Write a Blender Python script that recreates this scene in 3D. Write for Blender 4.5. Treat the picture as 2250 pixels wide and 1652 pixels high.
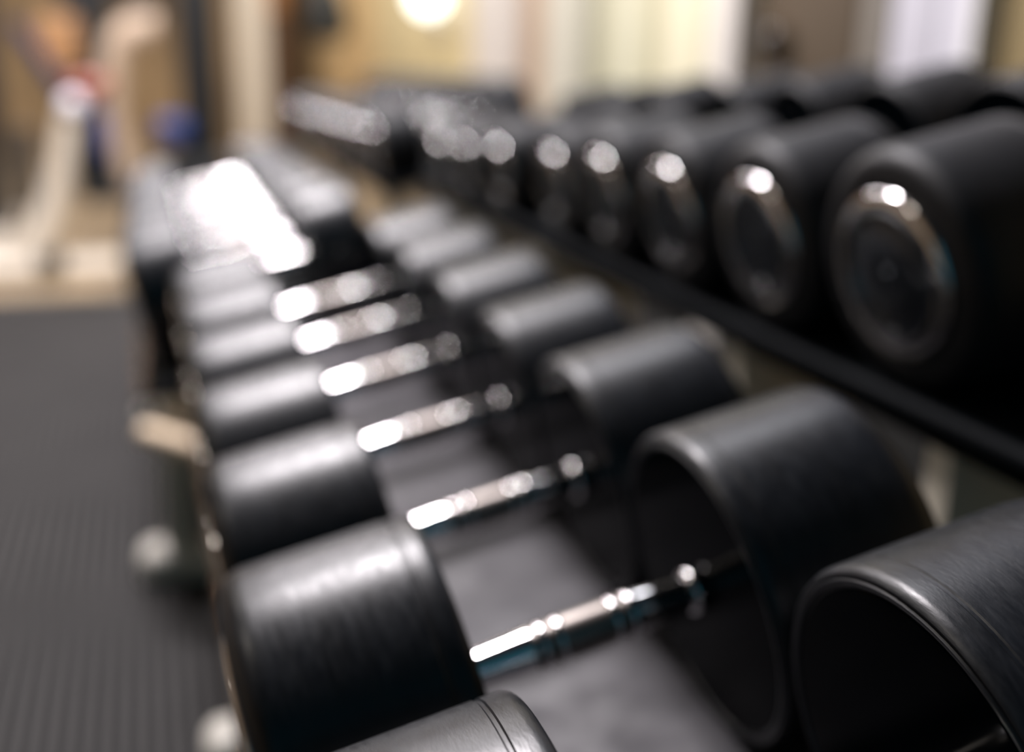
import bpy, bmesh, math, random
from mathutils import Vector, Matrix
random.seed(7)
SC = bpy.context.scene
for o in list(bpy.data.objects):
    bpy.data.objects.remove(o)

# ------------------------------------------------------------------ frame
S = 0.165                                  # one pitch of the dumbbell row, metres
TH = math.radians(13.0)                    # slope of the racks' trays
HT = 0.30                                  # tray height above the floor at X = 0
CT, ST = math.cos(TH), math.sin(TH)
def W(x, y, z):                            # rack frame (pitches) -> world (metres)
    return Vector((S*(x*CT - z*ST), S*y, HT + S*(x*ST + z*CT)))

# ------------------------------------------------------------------ camera
CAM_R = (-0.23424, -2.74645, 2.39064)
AX = ((0.93128, -0.28065, 0.23227), (-0.30945, -0.27299, 0.91089), (-0.19224, -0.92017, -0.34108))
FPX = 2408.1
def rvec(v):
    return Vector((v[0]*CT - v[2]*ST, v[1], v[0]*ST + v[2]*CT))
cx = rvec([AX[i][0] for i in range(3)]).normalized()
cz = (-rvec([AX[i][2] for i in range(3)])).normalized()
cy = cz.cross(cx).normalized()
cx = cy.cross(cz)
cd = bpy.data.cameras.new('camera')
cam = bpy.data.objects.new('camera', cd)
SC.collection.objects.link(cam)
m = Matrix((cx, cy, cz)).transposed().to_4x4()
m.translation = W(*CAM_R)
cam.matrix_world = m
cd.sensor_fit = 'HORIZONTAL'; cd.sensor_width = 36.0
cd.lens = FPX*36.0/2250.0
cd.clip_start = 0.02; cd.clip_end = 60
cd.dof.use_dof = True
cd.dof.focus_distance = 2.17*S
cd.dof.aperture_fstop = 0.001*cd.lens/(0.088*S)
SC.camera = cam

# ------------------------------------------------------------------ world, lamps, exposure
SC.view_settings.view_transform = 'Standard'
SC.view_settings.look = 'None'
SC.view_settings.gamma = 1.0
SC.view_settings.use_curve_mapping = False
SC.view_settings.exposure = 0.0
wd = bpy.data.worlds.new('world'); SC.world = wd; wd.use_nodes = True
bg = wd.node_tree.nodes['Background']
bg.inputs[0].default_value = (0.10, 0.60, 0.85, 1); bg.inputs[1].default_value = 0.14
def area(name, loc, sx, sy, power, col, rot=(0, 0, 0)):
    l = bpy.data.lights.new(name, 'AREA'); l.shape = 'RECTANGLE'
    l.size = sx; l.size_y = sy; l.energy = power; l.color = col
    o = bpy.data.objects.new(name, l); o.location = loc; o.rotation_euler = rot
    SC.collection.objects.link(o); return o
WARM = (1.0, 0.90, 0.80); NEUT = (1.0, 0.94, 0.97)
CEIL = 2.75
COOL = (0.93, 0.94, 1.0)
for (x, y, p, w, h, c) in ((-0.28, 1.80, 158, 0.62, 0.46, NEUT), (-0.55, 4.2, 55, 0.80, 0.46, NEUT), (-0.40, 6.6, 55, 0.62, 0.46, NEUT),
                           (0.72, 1.8, 13, 0.50, 0.50, COOL), (0.62, 4.9, 30, 0.95, 0.95, WARM),  # added fills that brighten the right wall and the heads below
                           (-2.3, 0.9, 16, 0.50, 0.50, WARM), (-2.3, 3.4, 20, 0.50, 0.50, WARM), (-2.3, 5.8, 22, 0.50, 0.50, WARM)):  # first entry is an added fill for the rack legs and feet
    area('ceiling_and_fill_light', (x, y, CEIL - 0.03), w, h, p, c)

# ------------------------------------------------------------------ materials
MATS = {}
def mat(name, col, rough=0.5, metal=0.0, spec=0.5, noise=None, bump=None, rvar=None, emit=None, stretch=None):
    """noise=(scale, amount), bump=(scale, strength, distance), rvar=(scale, lo, hi), emit=(colour, strength)"""
    if name in MATS: return MATS[name]
    mm = bpy.data.materials.new(name); mm.use_nodes = True
    nt = mm.node_tree; b = nt.nodes['Principled BSDF']
    b.inputs['Base Color'].default_value = (*col, 1)
    b.inputs['Roughness'].default_value = rough
    b.inputs['Metallic'].default_value = metal
    b.inputs['Specular IOR Level'].default_value = spec
    tc = nt.nodes.new('ShaderNodeTexCoord')
    def ns(scale, detail=5):
        n = nt.nodes.new('ShaderNodeTexNoise'); n.inputs['Scale'].default_value = scale
        n.inputs['Detail'].default_value = detail
        if stretch:
            mp = nt.nodes.new('ShaderNodeMapping'); mp.inputs['Scale'].default_value = stretch
            nt.links.new(tc.outputs['Object'], mp.inputs['Vector']); nt.links.new(mp.outputs[0], n.inputs['Vector'])
        else: nt.links.new(tc.outputs['Object'], n.inputs['Vector'])
        return n
    if noise:
        n = ns(noise[0]); r = nt.nodes.new('ShaderNodeValToRGB')
        k = noise[1]
        r.color_ramp.elements[0].position = 0.3; r.color_ramp.elements[1].position = 0.7
        r.color_ramp.elements[0].color = (*[max(0, c*(1-k)) for c in col], 1)
        r.color_ramp.elements[1].color = (*[min(1, c*(1+k)) for c in col], 1)
        nt.links.new(n.outputs['Fac'], r.inputs[0]); nt.links.new(r.outputs[0], b.inputs['Base Color'])
    if rvar:
        n = ns(rvar[0], 8); mr = nt.nodes.new('ShaderNodeMapRange')
        mr.inputs['From Min'].default_value = 0.3; mr.inputs['From Max'].default_value = 0.7
        mr.inputs['To Min'].default_value = rvar[1]; mr.inputs['To Max'].default_value = rvar[2]
        nt.links.new(n.outputs['Fac'], mr.inputs['Value']); nt.links.new(mr.outputs[0], b.inputs['Roughness'])
    if bump:
        n = ns(bump[0], 6); bp = nt.nodes.new('ShaderNodeBump')
        bp.inputs['Strength'].default_value = bump[1]; bp.inputs['Distance'].default_value = bump[2]
        nt.links.new(n.outputs['Fac'], bp.inputs['Height']); nt.links.new(bp.outputs[0], b.inputs['Normal'])
    if emit:
        b.inputs['Emission Color'].default_value = (*emit[0], 1)
        b.inputs['Emission Strength'].default_value = emit[1]
    MATS[name] = mm
    return mm

RUBBER = mat('black_rubber', (0.005, 0.007, 0.010), 0.30, 0, 0.43, noise=(45, 0.35), bump=(230, 0.16, 0.0006), rvar=(90, 0.31, 0.43), stretch=(4.0, 1.0, 1.0))
MATTE = mat('matte_black_rubber', (0.008, 0.009, 0.011), 0.5, 0, 0.30, noise=(45, 0.3), bump=(150, 0.07, 0.0006), rvar=(60, 0.46, 0.58), stretch=(4.0, 1.0, 1.0))
FACE = mat('polished_black_plate', (0.001, 0.002, 0.003), 0.10, 0, 0.015)
CHROME = mat('polished_chrome', (0.82, 0.81, 0.81), 0.09, 1.0)
KNURL = mat('knurled_chrome', (0.20, 0.18, 0.165), 0.36, 1.0, bump=(1500, 0.25, 0.0004))
SATIN = mat('satin_chrome', (0.30, 0.28, 0.27), 0.28, 1.0)
DISC = mat('dark_badge_disc', (0.030, 0.036, 0.046), 0.25, 0.35, 0.5, noise=(40, 0.15))
TRAY = mat('grey_painted_steel', (0.056, 0.053, 0.059), 0.55, 0, 0.3, noise=(28, 0.22), rvar=(40, 0.45, 0.65))
TRAYB = mat('black_painted_steel', (0.003, 0.004, 0.005), 0.55, 0, 0.03)
LIP = mat('dark_polished_steel', (0.30, 0.22, 0.16), 0.12, 1.0, bump=(45, 0.8, 0.004))
CREAM = mat('cream_painted_steel', (0.62, 0.57, 0.47), 0.45, 0, 0.4, noise=(14, 0.06))
CAP = mat('white_plastic_cap', (0.72, 0.69, 0.62), 0.4, 0, 0.5, noise=(20, 0.04))
MAT = mat('ribbed_rubber_mat', (0.031, 0.029, 0.028), 0.7, 0, 0.3, noise=(6, 0.18), bump=(300, 0.2, 0.0005))
FLOOR = mat('pale_vinyl_floor', (0.26, 0.195, 0.12), 0.5, 0, 0.3, noise=(4, 0.5))

# ------------------------------------------------------------------ mesh helpers
def link(name, me, parent=None, loc=None):
    o = bpy.data.objects.new(name, me); SC.collection.objects.link(o)
    if parent is not None: o.parent = parent
    if loc is not None: o.location = loc
    return o
def empty(name, loc=(0, 0, 0), rot=(0, 0, 0)):
    o = bpy.data.objects.new(name, None); o.empty_display_size = 0.05
    o.location = loc; o.rotation_euler = rot; SC.collection.objects.link(o); return o
def tag(o, label, cat, group=None, kind=None):
    o['label'] = label; o['category'] = cat
    if group: o['group'] = group
    if kind: o['kind'] = kind
    return o
def struct(o, label=None):
    o['kind'] = 'structure'
    if label: o['label'] = label
    return o
def finish(bm, name, material, smooth=False, angle=35):
    bmesh.ops.recalc_face_normals(bm, faces=bm.faces)
    if smooth:
        for f in bm.faces: f.smooth = True
        for e in bm.edges:
            if len(e.link_faces) == 2 and e.calc_face_angle(0) > math.radians(angle): e.smooth = False
    me = bpy.data.meshes.new(name); bm.to_mesh(me); bm.free()
    me.materials.append(material); return me
def lathe_x(prof, seg, name, material, angle=40, closed=False):
    """profile [(x, r)] turned about the X axis; r = 0 gives a pole; closed joins last to first"""
    bm = bmesh.new(); rings = []
    for (x, r) in prof:
        if r < 1e-7: rings.append([bm.verts.new((x, 0, 0))])
        else: rings.append([bm.verts.new((x, r*math.cos(2*math.pi*i/seg), r*math.sin(2*math.pi*i/seg))) for i in range(seg)])
    pairs = list(zip(rings[:-1], rings[1:]))
    if closed: pairs.append((rings[-1], rings[0]))
    for a, b in pairs:
        if len(a) == 1 and len(b) == 1: continue
        for i in range(seg):
            j = (i+1) % seg
            if len(a) == 1: bm.faces.new((a[0], b[i], b[j]))
            elif len(b) == 1: bm.faces.new((a[i], b[0], a[j]))
            else: bm.faces.new((a[i], b[i], b[j], a[j]))
    return finish(bm, name, material, True, angle)
def bm_box(bm, x0, x1, y0, y1, z0, z1, bev=0.0, seg=2, xf=None):
    r = bmesh.ops.create_cube(bm, size=1.0); vs = r['verts']
    for v in vs:
        v.co = Vector((x0+(v.co.x+.5)*(x1-x0), y0+(v.co.y+.5)*(y1-y0), z0+(v.co.z+.5)*(z1-z0)))
    if bev > 0:
        es = list({e for v in vs for e in v.link_edges})
        rr = bmesh.ops.bevel(bm, geom=es, offset=bev, segments=seg, affect='EDGES', profile=0.5)
        vs = list({v for f in rr['faces'] for v in f.verts} | {v for v in vs if v.is_valid})
    if xf:
        for v in vs: v.co = xf(v.co)
    return vs
def box(name, material, x0, x1, y0, y1, z0, z1, bev=0.004, parent=None, xf=None, seg=2, rot=None, about=None):
    bm = bmesh.new(); bm_box(bm, x0, x1, y0, y1, z0, z1, bev, seg)
    if xf:
        for v in bm.verts: v.co = xf(v.co)
    if rot is not None:
        a = Vector(about)
        for v in bm.verts: v.co = rot @ (v.co - a) + a
    return link(name, finish(bm, name, material, True, 35), parent)
def tube(name, material, pts, r, seg=16, parent=None, caps=True):
    bm = bmesh.new(); pts = [Vector(p) for p in pts]; rings = []
    up = None
    for i, p in enumerate(pts):
        t = (pts[min(i+1, len(pts)-1)] - pts[max(i-1, 0)]).normalized()
        if up is None:
            up = Vector((0, 0, 1)) if abs(t.z) < 0.9 else Vector((1, 0, 0))
        n = (up - t*up.dot(t)).normalized(); b = t.cross(n); up = n
        rr = r[i] if isinstance(r, (list, tuple)) else r
        rings.append([bm.verts.new(p + rr*(n*math.cos(2*math.pi*k/seg) + b*math.sin(2*math.pi*k/seg))) for k in range(seg)])
    for a, b in zip(rings[:-1], rings[1:]):
        for k in range(seg): bm.faces.new((a[k], a[(k+1) % seg], b[(k+1) % seg], b[k]))
    if caps:
        bm.faces.new(rings[0][::-1]); bm.faces.new(rings[-1])
    return link(name, finish(bm, name, material, True, 50), parent)
def arc(p0, p1, p2, n=10):                  # quadratic arc
    a, b, c = Vector(p0), Vector(p1), Vector(p2)
    return [a*(1-t)**2 + b*2*t*(1-t) + c*t*t for t in [i/n for i in range(n+1)]]

# ------------------------------------------------------------------ the room
struct(box('floor', FLOOR, -4.2, 1.3, -2.5, 8.2, -0.06, 0.0, 0))
WALLM = mat('tan_wall', (0.46, 0.36, 0.20), 0.7, 0, 0.3, noise=(2, 0.08))
ENDM = mat('ochre_end_wall', (0.24, 0.165, 0.085), 0.7, 0, 0.3, noise=(1.5, 0.45))
wr = struct(box('wall_right', WALLM, 1.10, 1.25, -2.5, 8.2, 0, CEIL, 0))
struct(box('wall_end', ENDM, -4.2, 1.1, 8.0, 8.2, 0, CEIL, 0))
struct(box('wall_left', mat('brown_left_wall', (0.20, 0.15, 0.10), 0.7), -4.2, -4.05, -2.5, 8.0, 0, CEIL, 0))
struct(box('ceiling', mat('grey_ceiling', (0.11, 0.12, 0.16), 0.8), -4.2, 1.25, -2.5, 8.2, CEIL, CEIL+0.1, 0))

struct(box('wall_shade_strip', mat('dark_shade_strip', (0.03, 0.03, 0.028), 0.6), 1.06, 1.10, -2.5, 8.0, 0, 0.30, 0.004))  # dark strip standing in for shade on the wall behind the racks
box('unseen_dark_panel', mat('unseen_slate', (0.09, 0.10, 0.15), 0.7), 1.075, 1.10, -2.4, 7.9, 1.405, CEIL-0.05, 0.004, parent=wr)  # unseen panel added to darken and cool reflections on the heads
def wall_panel(name, y0, y1, col, thick=0.03, z0=0.302, z1=1.40, rough=0.6, x=1.10, emit=None):
    return box(name, mat(name + '_%d' % int(y0*100), col, rough, 0, 0.3, noise=(5, 0.05), emit=emit), x-thick, x, y0, y1, z0, z1, 0.006, parent=wr)
wall_panel('panel', 5.62, 7.9, (0.64, 0.46, 0.23))
wall_panel('panel', 3.64, 5.58, (0.64, 0.54, 0.30))
wall_panel('panel', 2.83, 3.12, (0.44, 0.32, 0.22))
wall_panel('panel', 1.27, 1.60, (0.10, 0.075, 0.05))
wall_panel('panel', 0.3, 0.91, (0.26, 0.20, 0.10))
wall_panel('panel', 1.19, 1.265, (0.22, 0.20, 0.17))
WP = (0.80, 0.76, 0.70)
for (y0, y1, c) in ((3.16, 3.56, (0.66, 0.62, 0.56)), (2.52, 2.78, (0.60, 0.58, 0.48)), (1.62, 1.73, WP)):
    o = box('trim_1', mat('pillar_%d' % int(y0*100), c, 0.55, 0, 0.3, noise=(4, 0.04)), 1.02, 1.11, y0, y1, 0, CEIL, 0.012)
    struct(o)
# curtained window between the pale pillars
wn = struct(empty('window_1', (0, 0, 0)))
box('pane_frame', mat('window_frame_paint', (0.50, 0.46, 0.36), 0.5), 1.07, 1.10, 1.74, 2.51, 0.38, 0.46, 0.005, parent=wn)
CURT = [(1.75, 1.84, (0.60, 0.56, 0.40), 0.25), (1.85, 2.08, (0.62, 0.58, 0.42), 0.30), (2.09, 2.18, (0.46, 0.43, 0.28), 0.20),
        (2.19, 2.34, (0.56, 0.54, 0.40), 0.26), (2.35, 2.50, (0.46, 0.44, 0.31), 0.20)]
for i, (y0, y1, c, e) in enumerate(CURT):
    box('pane', mat('lit_curtain_%d' % i, c, 0.7, 0, 0.2, emit=(c, e)), 1.075, 1.095, y0, y1, 0.46, 1.40, 0.003, parent=wn)
# pale door area at the right; panes given added glow to brighten it
dr = struct(empty('glow_panel', (0, 0, 0)))
FR = (0.56, 0.55, 0.60)
box('pane', mat('glow_pane_a', FR, 0.5, 0, 0.3, emit=(FR, 0.07)), 1.075, 1.095, 1.07, 1.185, 0.42, 1.40, 0.003, parent=dr)
box('pane', mat('glow_pane_b', FR, 0.5, 0, 0.3, emit=(FR, 0.20)), 1.075, 1.095, 0.972, 1.065, 0.42, 1.40, 0.003, parent=dr)
box('pane_frame', mat('white_frame_paint', (0.86, 0.86, 0.86), 0.4), 1.045, 1.10, 0.945, 0.97, 0.38, 1.40, 0.004, parent=dr)
box('panel_sill', mat('white_frame_paint', (0.86, 0.86, 0.86), 0.4), 1.045, 1.10, 0.945, 1.19, 0.38, 0.42, 0.004, parent=dr)


# ribbed rubber mat: one extruded corrugated sheet
def ribbed_mat():
    bm = bmesh.new(); pitch = 0.0170; x0, x1 = -1.55, 1.08
    n = int((x1-x0)/pitch); pr = []
    for i in range(n):
        x = x0 + i*pitch
        pr += [(x, 0.0015), (x+0.40*pitch, 0.0015), (x+0.45*pitch, 0.0095), (x+0.95*pitch, 0.0095)]
    pr.append((x1, 0.0015))
    a = [bm.verts.new((x, -2.0, z)) for x, z in pr]; b = [bm.verts.new((x, 2.78, z)) for x, z in pr]
    for i in range(len(pr)-1): bm.faces.new((a[i], a[i+1], b[i+1], b[i]))
    for side in (a, b):
        lo = [bm.verts.new((side[0].co.x, side[0].co.y, 0.0005)), bm.verts.new((side[-1].co.x, side[-1].co.y, 0.0005))]
        bm.faces.new([lo[0]] + list(side) + [lo[1]])
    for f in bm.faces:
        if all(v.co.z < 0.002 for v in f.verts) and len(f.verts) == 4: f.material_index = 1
    me = finish(bm, 'floor_mat', MAT); me.materials.append(mat('mat_groove_shade', (0.006, 0.006, 0.006), 0.8, 0, 0.2))  # groove floors coloured darker to paint in the shade between ribs
    return link('floor_mat', me)
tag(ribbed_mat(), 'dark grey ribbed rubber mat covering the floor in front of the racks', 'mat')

# ------------------------------------------------------------------ dumbbells
CACHE = {}
def head_meshes(R, L, seg, rub):
    k = (round(R, 3), round(L, 3), seg, rub.name)
    if k in CACHE: return CACHE[k]
    f = min(0.085, 0.18*R)
    q = lambda x, r: (x*S, r*S)
    p = [q(0.010, 0), q(0.010, 0.915*R), q(0.002, 0.922*R), q(0.0, 0.932*R), q(0.0, 0.945*R), q(0.005, 0.951*R), q(0.005, 0.960*R),
         q(0.004, 0.972*R), q(0.010, 0.985*R), q(0.026, 0.998*R), q(0.034, R), q(0.074, R), q(0.078, 0.994*R), q(0.086, 0.994*R), q(0.090, R)]
    n = 6
    for i in range(4): p.append(q(0.090 + (L-f-0.090)*(i+1)/4, R))
    for i in range(1, n+1):
        a = i/n*math.pi/2; p.append(q(L - f + f*math.sin(a), R - f + f*math.cos(a)))
    p += [q(L, 0.74*R), q(L-0.008, 0.72*R), q(L-0.012, 0)]
    body = lathe_x(p, seg, 'head', rub, 30)
    ro, ri, h = 0.69*R, 0.525*R, 0.034
    w = ro - ri; rp = [q(L-0.012, ro), q(L+0.004, ro), q(L+0.014, ro-0.06*w), q(L+0.021, ro-0.16*w), q(L+0.026, ro-0.32*w), q(L+0.029, ro-0.55*w),
          q(L+0.030, ro-0.80*w), q(L+0.030, ri), q(L-0.012, ri)]
    ring = lathe_x(rp, seg, 'end_ring', CHROME, 60, closed=True)
    dp = [q(L-0.011, ri*0.995), q(L+0.021, ri*0.99), q(L+0.022, ri*0.97), q(L+0.022, ri*0.80), q(L+0.025, ri*0.78), q(L+0.025, ri*0.30), q(L+0.021, ri*0.28), q(L+0.021, ri*0.12), q(L+0.029, ri*0.10), q(L+0.029, 0)]
    disc = lathe_x(dp, max(24, seg//2), 'end_disc', DISC, 30)
    plate = lathe_x([q(0.008, 0.90*R), q(0.005, 0.895*R), q(0.005, 0.16), q(0.005, 0)], seg, 'inner_plate', FACE, 30)
    CACHE[k] = (body, ring, disc, plate); return CACHE[k]
def handle_meshes(G, seg):
    k = ('h', round(G, 3), seg)
    if k in CACHE: return CACHE[k]
    g = G/2; q = lambda x, r: (x*S, r*S)
    def mir(a): return [(x, r) for x, r in a] + [(-x, r) for x, r in reversed(a)]
    e = 0.0 if G > 0.85 else 0.009
    sh = mir([q(-g-0.03, 0.0630-e), q(-g+0.03, 0.0645-e), q(-0.212, 0.0645), q(-0.200, 0.0652), q(-0.190, 0.0656), q(-0.176, 0.0660), q(-0.168, 0.066), q(-0.166, 0.060), q(-0.10, 0.060)])
    shaft = lathe_x(sh, seg, 'handle', CHROME, 50)
    kn = mir([q(-0.166, 0.058), q(-0.164, 0.0660), q(-0.05, 0.0685)])
    knurl = lathe_x(kn, seg, 'knurled_grip', SATIN if G > 0.85 else KNURL, 50)
    band = lathe_x([q(-0.014, 0.060), q(-0.013, 0.067), q(-0.008, 0.0705), q(0.0, 0.0715), q(0.008, 0.0705), q(0.013, 0.067), q(0.014, 0.060)], seg, 'grip_band', CHROME, 60)
    co = []
    for i in range(9):
        a = math.pi*i/8; co.append(q(0.022*-math.cos(a), 0.050 + 0.024*math.sin(a)**0.7 if 0 < i < 8 else 0.050))
    collar = lathe_x(co, seg, 'collar', CHROME, 60)
    CACHE[k] = (shaft, knurl, collar, band); return CACHE[k]

def dumbbell(x0, y, ztray, R, L, G, label, group, seg=72, yaw=0.0, roll=0.0, rub=None):
    """x0: outer end of the front head in the rack frame; the dumbbell lies along the slope"""
    xm = x0 + L + G/2
    root = empty('dumbbell', W(xm, y, ztray + R + 0.004), (0, -TH, yaw))
    root.rotation_mode = 'XYZ'
    tag(root, label, 'dumbbell', group)
    body, ring, disc, plate = head_meshes(R, L, seg, rub or RUBBER)
    for sgn in (-1, 1):
        h = link('head', body, root, (sgn*G/2*S, 0, 0))
        rz = math.pi if sgn < 0 else 0
        h.rotation_euler = (roll*sgn, 0, rz)
        for nm, me in (('end_ring', ring), ('end_disc', disc), ('inner_plate', plate)): link(nm, me, h)
    shaft, knurl, collar, band = handle_meshes(G, 40 if seg > 50 else 24)
    sh = link('handle', shaft, root)
    link('knurled_grip', knurl, sh)
    for bx in (-0.131, -0.076, 0.104, 0.158): link('grip_band', band, sh, (bx*S, 0, 0))
    for sgn in (-1, 1): link('collar', collar, sh, (sgn*(G/2-0.022)*S, 0, 0))
    return root

ORD = ['nearest', 'second', 'third', 'fourth', 'fifth', 'sixth', 'seventh', 'eighth', 'ninth', 'tenth', 'eleventh', 'twelfth']
# front low rack, near section
LOWA = [(-1.06, .525), (0.0, .503), (1.005, .486), (1.975, .474), (2.935, .474), (3.90, .474), (4.87, .474)]
for i, (y, R) in enumerate(LOWA):
    lab = ('nearest black dumbbell on the low front rack, its head cut by the lower picture edge' if i == 0 else
           '%s nearest black rubber dumbbell with chrome handle on the low front rack' % ORD[i])
    dumbbell(-0.465, y, 0.0, R, 0.59, 0.785, lab, 'dumbbells on the near low rack', 96, 0, 0.7*i)
# front low rack, far section, standing a little further out
for i in range(8):
    y = 6.42 + 1.06*i - 0.012*i*i; R = 0.525 - 0.013*i
    dumbbell(-0.82, y, 0.0, R, 0.50, 0.89, '%s dumbbell on the far low rack standing further out%s' % (ORD[i], ', big dark head ends' if i == 0 else ''),
             'dumbbells on the far low rack', 48, 0, 0.5*i)
# raised rear rack, near section
UPA = [(0.863, .505), (1.895, .475), (2.88, .455), (3.86, .440), (4.80, .410), (6.15, .375), (7.25, .33), (8.20, .31)]
for i, (y, R) in enumerate(UPA):
    dumbbell(2.30, y, 0.47, R, 0.62, 0.80, '%s dumbbell on the raised rear rack showing its chrome end ring' % ORD[i], 'dumbbells on the near raised rack', 72, 0, 0.9*i, MATTE)
for i in range(9):
    y = 10.2 + 0.93*i; R = 0.42 - 0.008*i
    dumbbell(2.0, y, 0.38, R, 0.55, 0.80, '%s dumbbell on the far raised rack behind the gap' % ORD[i], 'dumbbells on the far raised rack', 40, 0, 0.4*i, MATTE)

# ------------------------------------------------------------------ racks
def rack(label, xf, xb, ya, yb, zt, tray_mat, legs, foot_front, lip_mat, foot_mat=CAP, panel_x=None, lip_drop=0.06):
    root = empty('dumbbell_rack', W((xf+xb)/2, (ya+yb)/2, zt)); root.location.z = 0
    inv = Matrix.Translation(-root.location)
    tag(root, label, 'rack')
    def rk(v): return inv @ W(v.x, v.y, v.z)
    box('tray', tray_mat, xf, xb, ya, yb, zt-0.07, zt, 0.012, root, xf=rk)
    box('back_stop', tray_mat, xb, xb+0.05, ya, yb, zt-0.07, zt+0.10, 0.012, root, xf=rk)
    # rolled front lip
    o = tube('front_lip', lip_mat, [inv @ W(xf-0.01, ya+(yb-ya)*i/8, zt-0.01) for i in range(9)], 0.05*S, 16, root)
    box('front_apron', tray_mat, xf-0.02, xf+0.03, ya, yb, zt-0.07-lip_drop, zt-0.05, 0.01, root, xf=rk)
    for (ly, w) in legs:
        xa = W(xf + (0.08 if panel_x is None else 0.01), 0, zt - (0 if panel_x is None else 0.13)).x; xb_ = W(xb-0.1, 0, zt).x
        for xx in (xa, xb_):
            # height of the tray's underside at this x
            xr = (xx/S + (zt-0.06)*ST)/CT
            zt_w = W(xr, 0, zt-0.06).z
            if panel_x is not None and xx == xa:
                b = box('leg', CREAM, xx, xx+0.12, ly*S, ly*S+w, 0.03, W(((xx)/S + (zt-0.07)*ST)/CT, 0, zt-0.07).z - 0.002, 0.003, root)
            else:
                b = box('leg', CREAM, xx, xx+0.04, ly*S, ly*S+w, 0.03, zt_w, 0.004, root)
            for v in b.data.vertices: v.co = inv @ v.co
        f = box('foot', CREAM, foot_front+0.03, xb_+0.06, ly*S-0.005, ly*S+w+0.005, 0.008, 0.05, 0.010, root)
        for v in f.data.vertices: v.co = inv @ v.co
        c = box('foot_cap', foot_mat, foot_front, foot_front+0.06, ly*S-0.012, ly*S+w+0.012, 0.007, 0.058, 0.020, root, seg=4)
        for v in c.data.vertices: v.co = inv @ v.co
    return root
rack('low front dumbbell rack with grey tray, nearest to the camera', -0.56, 1.62, -2.2, 5.42, 0.0, TRAY, [(-1.6, .04), (2.85, .04)], -0.112, LIP)
farlow = rack('far low dumbbell rack standing further out on cream feet', -0.93, 1.30, 5.48, 14.0, 0.0, TRAYB, [(5.50, .04), (9.4, .04), (11.4, .04), (13.4, .04)], -0.170, LIP)
rack('raised black rear rack behind the near low rack, on cream legs', 2.26, 4.35, -0.4, 8.9, 0.47, TRAYB, [(0.52, .026), (2.16, .026), (5.2, .024), (8.1, .024)], 0.24, TRAYB, panel_x=2.3)
rack('raised black rear rack further off behind the far low rack', 1.96, 3.95, 9.6, 18.6, 0.38, TRAYB, [(10.3, .03), (14.3, .03), (18.2, .03)], 0.2, TRAYB)

tube('coupling_bar', mat('glossy_cream_enamel', (0.90, 0.72, 0.52), 0.3, 0, 0.6), [Vector(p) - farlow.location for p in ((-0.152, 0.885, 0.225), (-0.12, 0.852, 0.223), (-0.084, 0.815, 0.220))], 0.013, 20, farlow)
# ------------------------------------------------------------------ things at the back
WHITE = mat('white_machine_paint', (0.60, 0.54, 0.45), 0.4, 0, 0.4)
BLUE = mat('blue_vinyl', (0.010, 0.045, 0.22), 0.4)
NAVY = mat('navy_vinyl', (0.03, 0.035, 0.09), 0.4)
RED = mat('red_brown_vinyl', (0.30, 0.055, 0.025), 0.4)
BLACK = mat('black_machine_steel', (0.012, 0.014, 0.016), 0.4)
ORANGE = mat('orange_brown_board', (0.45, 0.24, 0.10), 0.6)
# white multi-gym standing beyond the mat
t = tag(empty('weight_machine', (-0.45, 3.35, 0)), 'white weight machine with red seat pad on a wide cream base beyond the mat', 'machine')
def sub(name, material, *a, **k):
    o = box(name, material, *a, **k)
    p = k.get('parent')
    if p is not None:
        loc = p.location
        for v in o.data.vertices: v.co -= loc
    return o
def subtube(name, material, pts, r, parent, seg=16):
    return tube(name, material, [Vector(p) - parent.location for p in pts], r, seg, parent)
sub('base', WHITE, -0.95, -0.22, 3.04, 3.24, 0.0, 0.05, bev=0.02, parent=t)
sub('base_bar', WHITE, -0.66, -0.57, 3.24, 4.1, 0.0, 0.075, bev=0.02, parent=t)
subtube('upright', WHITE, [(-0.50, 3.30, 0.03), (-0.43, 3.30, 0.17), (-0.385, 3.30, 0.30), (-0.345, 3.30, 0.48)], [0.055, 0.045, 0.038, 0.034], t)
bm = bmesh.new(); bmesh.ops.create_uvsphere(bm, u_segments=20, v_segments=12, radius=0.038)
link('knob', finish(bm, 'knob', mat('white_knob', (0.85, 0.84, 0.92), 0.15), True), t, Vector((-0.335, 3.28, 0.50)) - t.location)
sub('seat', RED, -0.36, -0.23, 3.42, 3.80, 0.52, 0.58, bev=0.025, parent=t)
sub('side_shroud', BLUE, -0.275, -0.245, 3.38, 3.60, 0.33, 0.47, bev=0.004, parent=t)
subtube('lever', NAVY, [(-0.50, 3.5, 0.74), (-0.43, 3.5, 0.63), (-0.36, 3.5, 0.51)], 0.022, t)
sub('back_board', ORANGE, -0.47, -0.33, 3.9, 3.95, 0.60, 0.78, bev=0.01, parent=t)
sub('weight_stack', BLACK, -0.76, -0.585, 3.6, 3.8, 0.07, 0.95, bev=0.01, parent=t)
sub('cable_guard', BLACK, -0.53, -0.47, 3.45, 3.52, 0.05, 0.42, bev=0.01, parent=t)
sub('pedal', BLACK, -0.46, -0.38, 3.00, 3.05, 0.05, 0.085, bev=0.01, parent=t)
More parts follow.
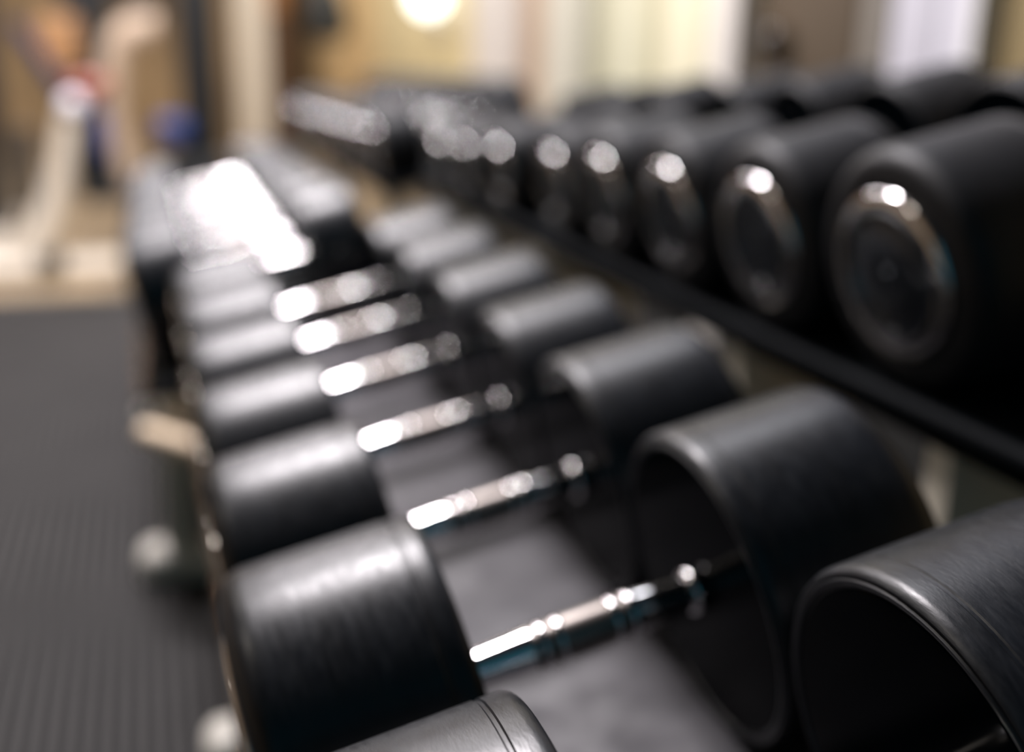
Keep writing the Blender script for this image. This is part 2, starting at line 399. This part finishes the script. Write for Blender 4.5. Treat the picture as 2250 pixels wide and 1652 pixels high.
# cream arched machine
t = tag(empty('cable_machine', (-0.2, 5.0, 0)), 'cream machine with a tall rounded arch frame in front of the end wall', 'machine')
subtube('arch', mat('cream_arch', (0.62, 0.48, 0.36), 0.5), arc((-0.20, 5.0, 0.03), (-0.36, 5.0, 0.80), (-0.05, 5.0, 0.76), 14), [0.045]*5 + [0.06]*4 + [0.07]*6, t)
sub('base', BLACK, -0.42, 0.0, 4.85, 5.15, 0.0, 0.06, bev=0.02, parent=t)
sub('mast', BLACK, -0.46, -0.26, 5.2, 5.3, 0.0, 1.6, bev=0.01, parent=t)
sub('top_guard', mat('dark_brown_guard', (0.06, 0.045, 0.03), 0.5), -0.27, 0.02, 5.2, 5.26, 0.82, 1.2, bev=0.01, parent=t)
# black tower with a blue seat
t = tag(empty('pulley_tower', (0.08, 4.6, 0)), 'black pulley tower with a blue seat, left of the white pillar', 'machine')
sub('tower', BLACK, 0.03, 0.19, 4.6, 4.72, 0.0, 1.7, bev=0.01, parent=t)
sub('seat', BLUE, -0.085, 0.05, 4.35, 4.58, 0.31, 0.40, bev=0.03, parent=t)
sub('seat_post', BLACK, -0.01, 0.03, 4.45, 4.5, 0.0, 0.32, bev=0.006, parent=t)
sub('base', BLACK, -0.10, 0.20, 4.3, 4.8, 0.0, 0.24, bev=0.012, parent=t)
# white pillar
struct(box('trim_2', mat('white_pillar_paint', (0.80, 0.74, 0.62), 0.5, 0, 0.3, noise=(3, 0.04)), 0.40, 0.56, 6.1, 6.3, 0, CEIL, 0.015))
# things on the right wall and in front of it
def wall_round(t, y, z, r, m1, m2, x=1.07):
    a = lathe_x([(0, 0), (0, r), (-0.02, r), (-0.035, r*0.9), (-0.03, r*0.75), (-0.012, r*0.2), (-0.018, 0)], 32, 'housing', m1, 30)
    link('housing', a, t, Vector((x, y, z)) - t.location)
    b = lathe_x([(-0.032, r*0.78), (-0.045, r*0.4), (-0.05, 0)], 32, 'front_grille', m2, 30)
    link('front_grille', b, t, Vector((x, y, z)) - t.location)
t = tag(empty('punching_ball', (0.72, 5.0, 0.86)), 'dark round punching ball hanging in front of the ochre wall panel', 'punching ball')
bp = [(-0.15, 0.0), (-0.145, 0.03)] + [(-0.135 + 0.25*i/10, 0.035 + 0.075*math.sin(math.pi*min(1, (i/10)**0.8)*0.62)) for i in range(11)] + [(0.135, 0.06), (0.142, 0.0)]
o = link('ball', lathe_x(bp, 32, 'ball', mat('dark_leather', (0.02, 0.022, 0.02), 0.5, 0, 0.4), 40), t); o.rotation_euler = (0, math.pi/2, 0)
tube('strap', mat('dark_strap', (0.02, 0.02, 0.02), 0.6), [(0, 0, 0.13), (0, 0, 1.0), (0, 0, CEIL - 0.86)], 0.008, 10, t)
t = tag(empty('wall_speaker', (1.05, 1.52, 0)), 'small dark round speaker on the dark brown panel right of the curtained window', 'speaker')
wall_round(t, 1.515, 0.715, 0.036, mat('dark_brown_wood', (0.05, 0.03, 0.012), 0.5), mat('dark_dial', (0.025, 0.018, 0.01), 0.4))
t = tag(empty('wall_lamp', (1.05, 4.1, 0)), 'lit white globe lamp on the tan wall panel', 'lamp')
bm = bmesh.new(); bmesh.ops.create_uvsphere(bm, u_segments=24, v_segments=14, radius=0.07)
link('globe', finish(bm, 'globe', mat('lit_globe', (0.9, 0.92, 0.88), 0.3, emit=((0.92, 1.0, 0.93), 3.0)), True), t, Vector((0.99, 4.1, 0.90)) - t.location)
sub('bracket', WHITE, 0.97, 1.07, 4.08, 4.12, 0.80, 0.83, bev=0.004, parent=t)
sub('back_plate', WHITE, 1.055, 1.07, 4.03, 4.17, 0.74, 0.92, bev=0.004, parent=t)
t = tag(empty('cabinet', (0.9, 7.7, 0)), 'dark brown cabinet against the end wall right of the white pillar', 'cabinet')
sub('body', mat('brown_cabinet_wood', (0.10, 0.05, 0.025), 0.5), 0.70, 0.86, 7.6, 7.95, 0.0, 1.4, bev=0.01, parent=t)
sub('door', mat('orange_cabinet_door', (0.42, 0.20, 0.08), 0.5), 0.72, 0.84, 7.58, 7.6, 0.92, 1.36, bev=0.004, parent=t)
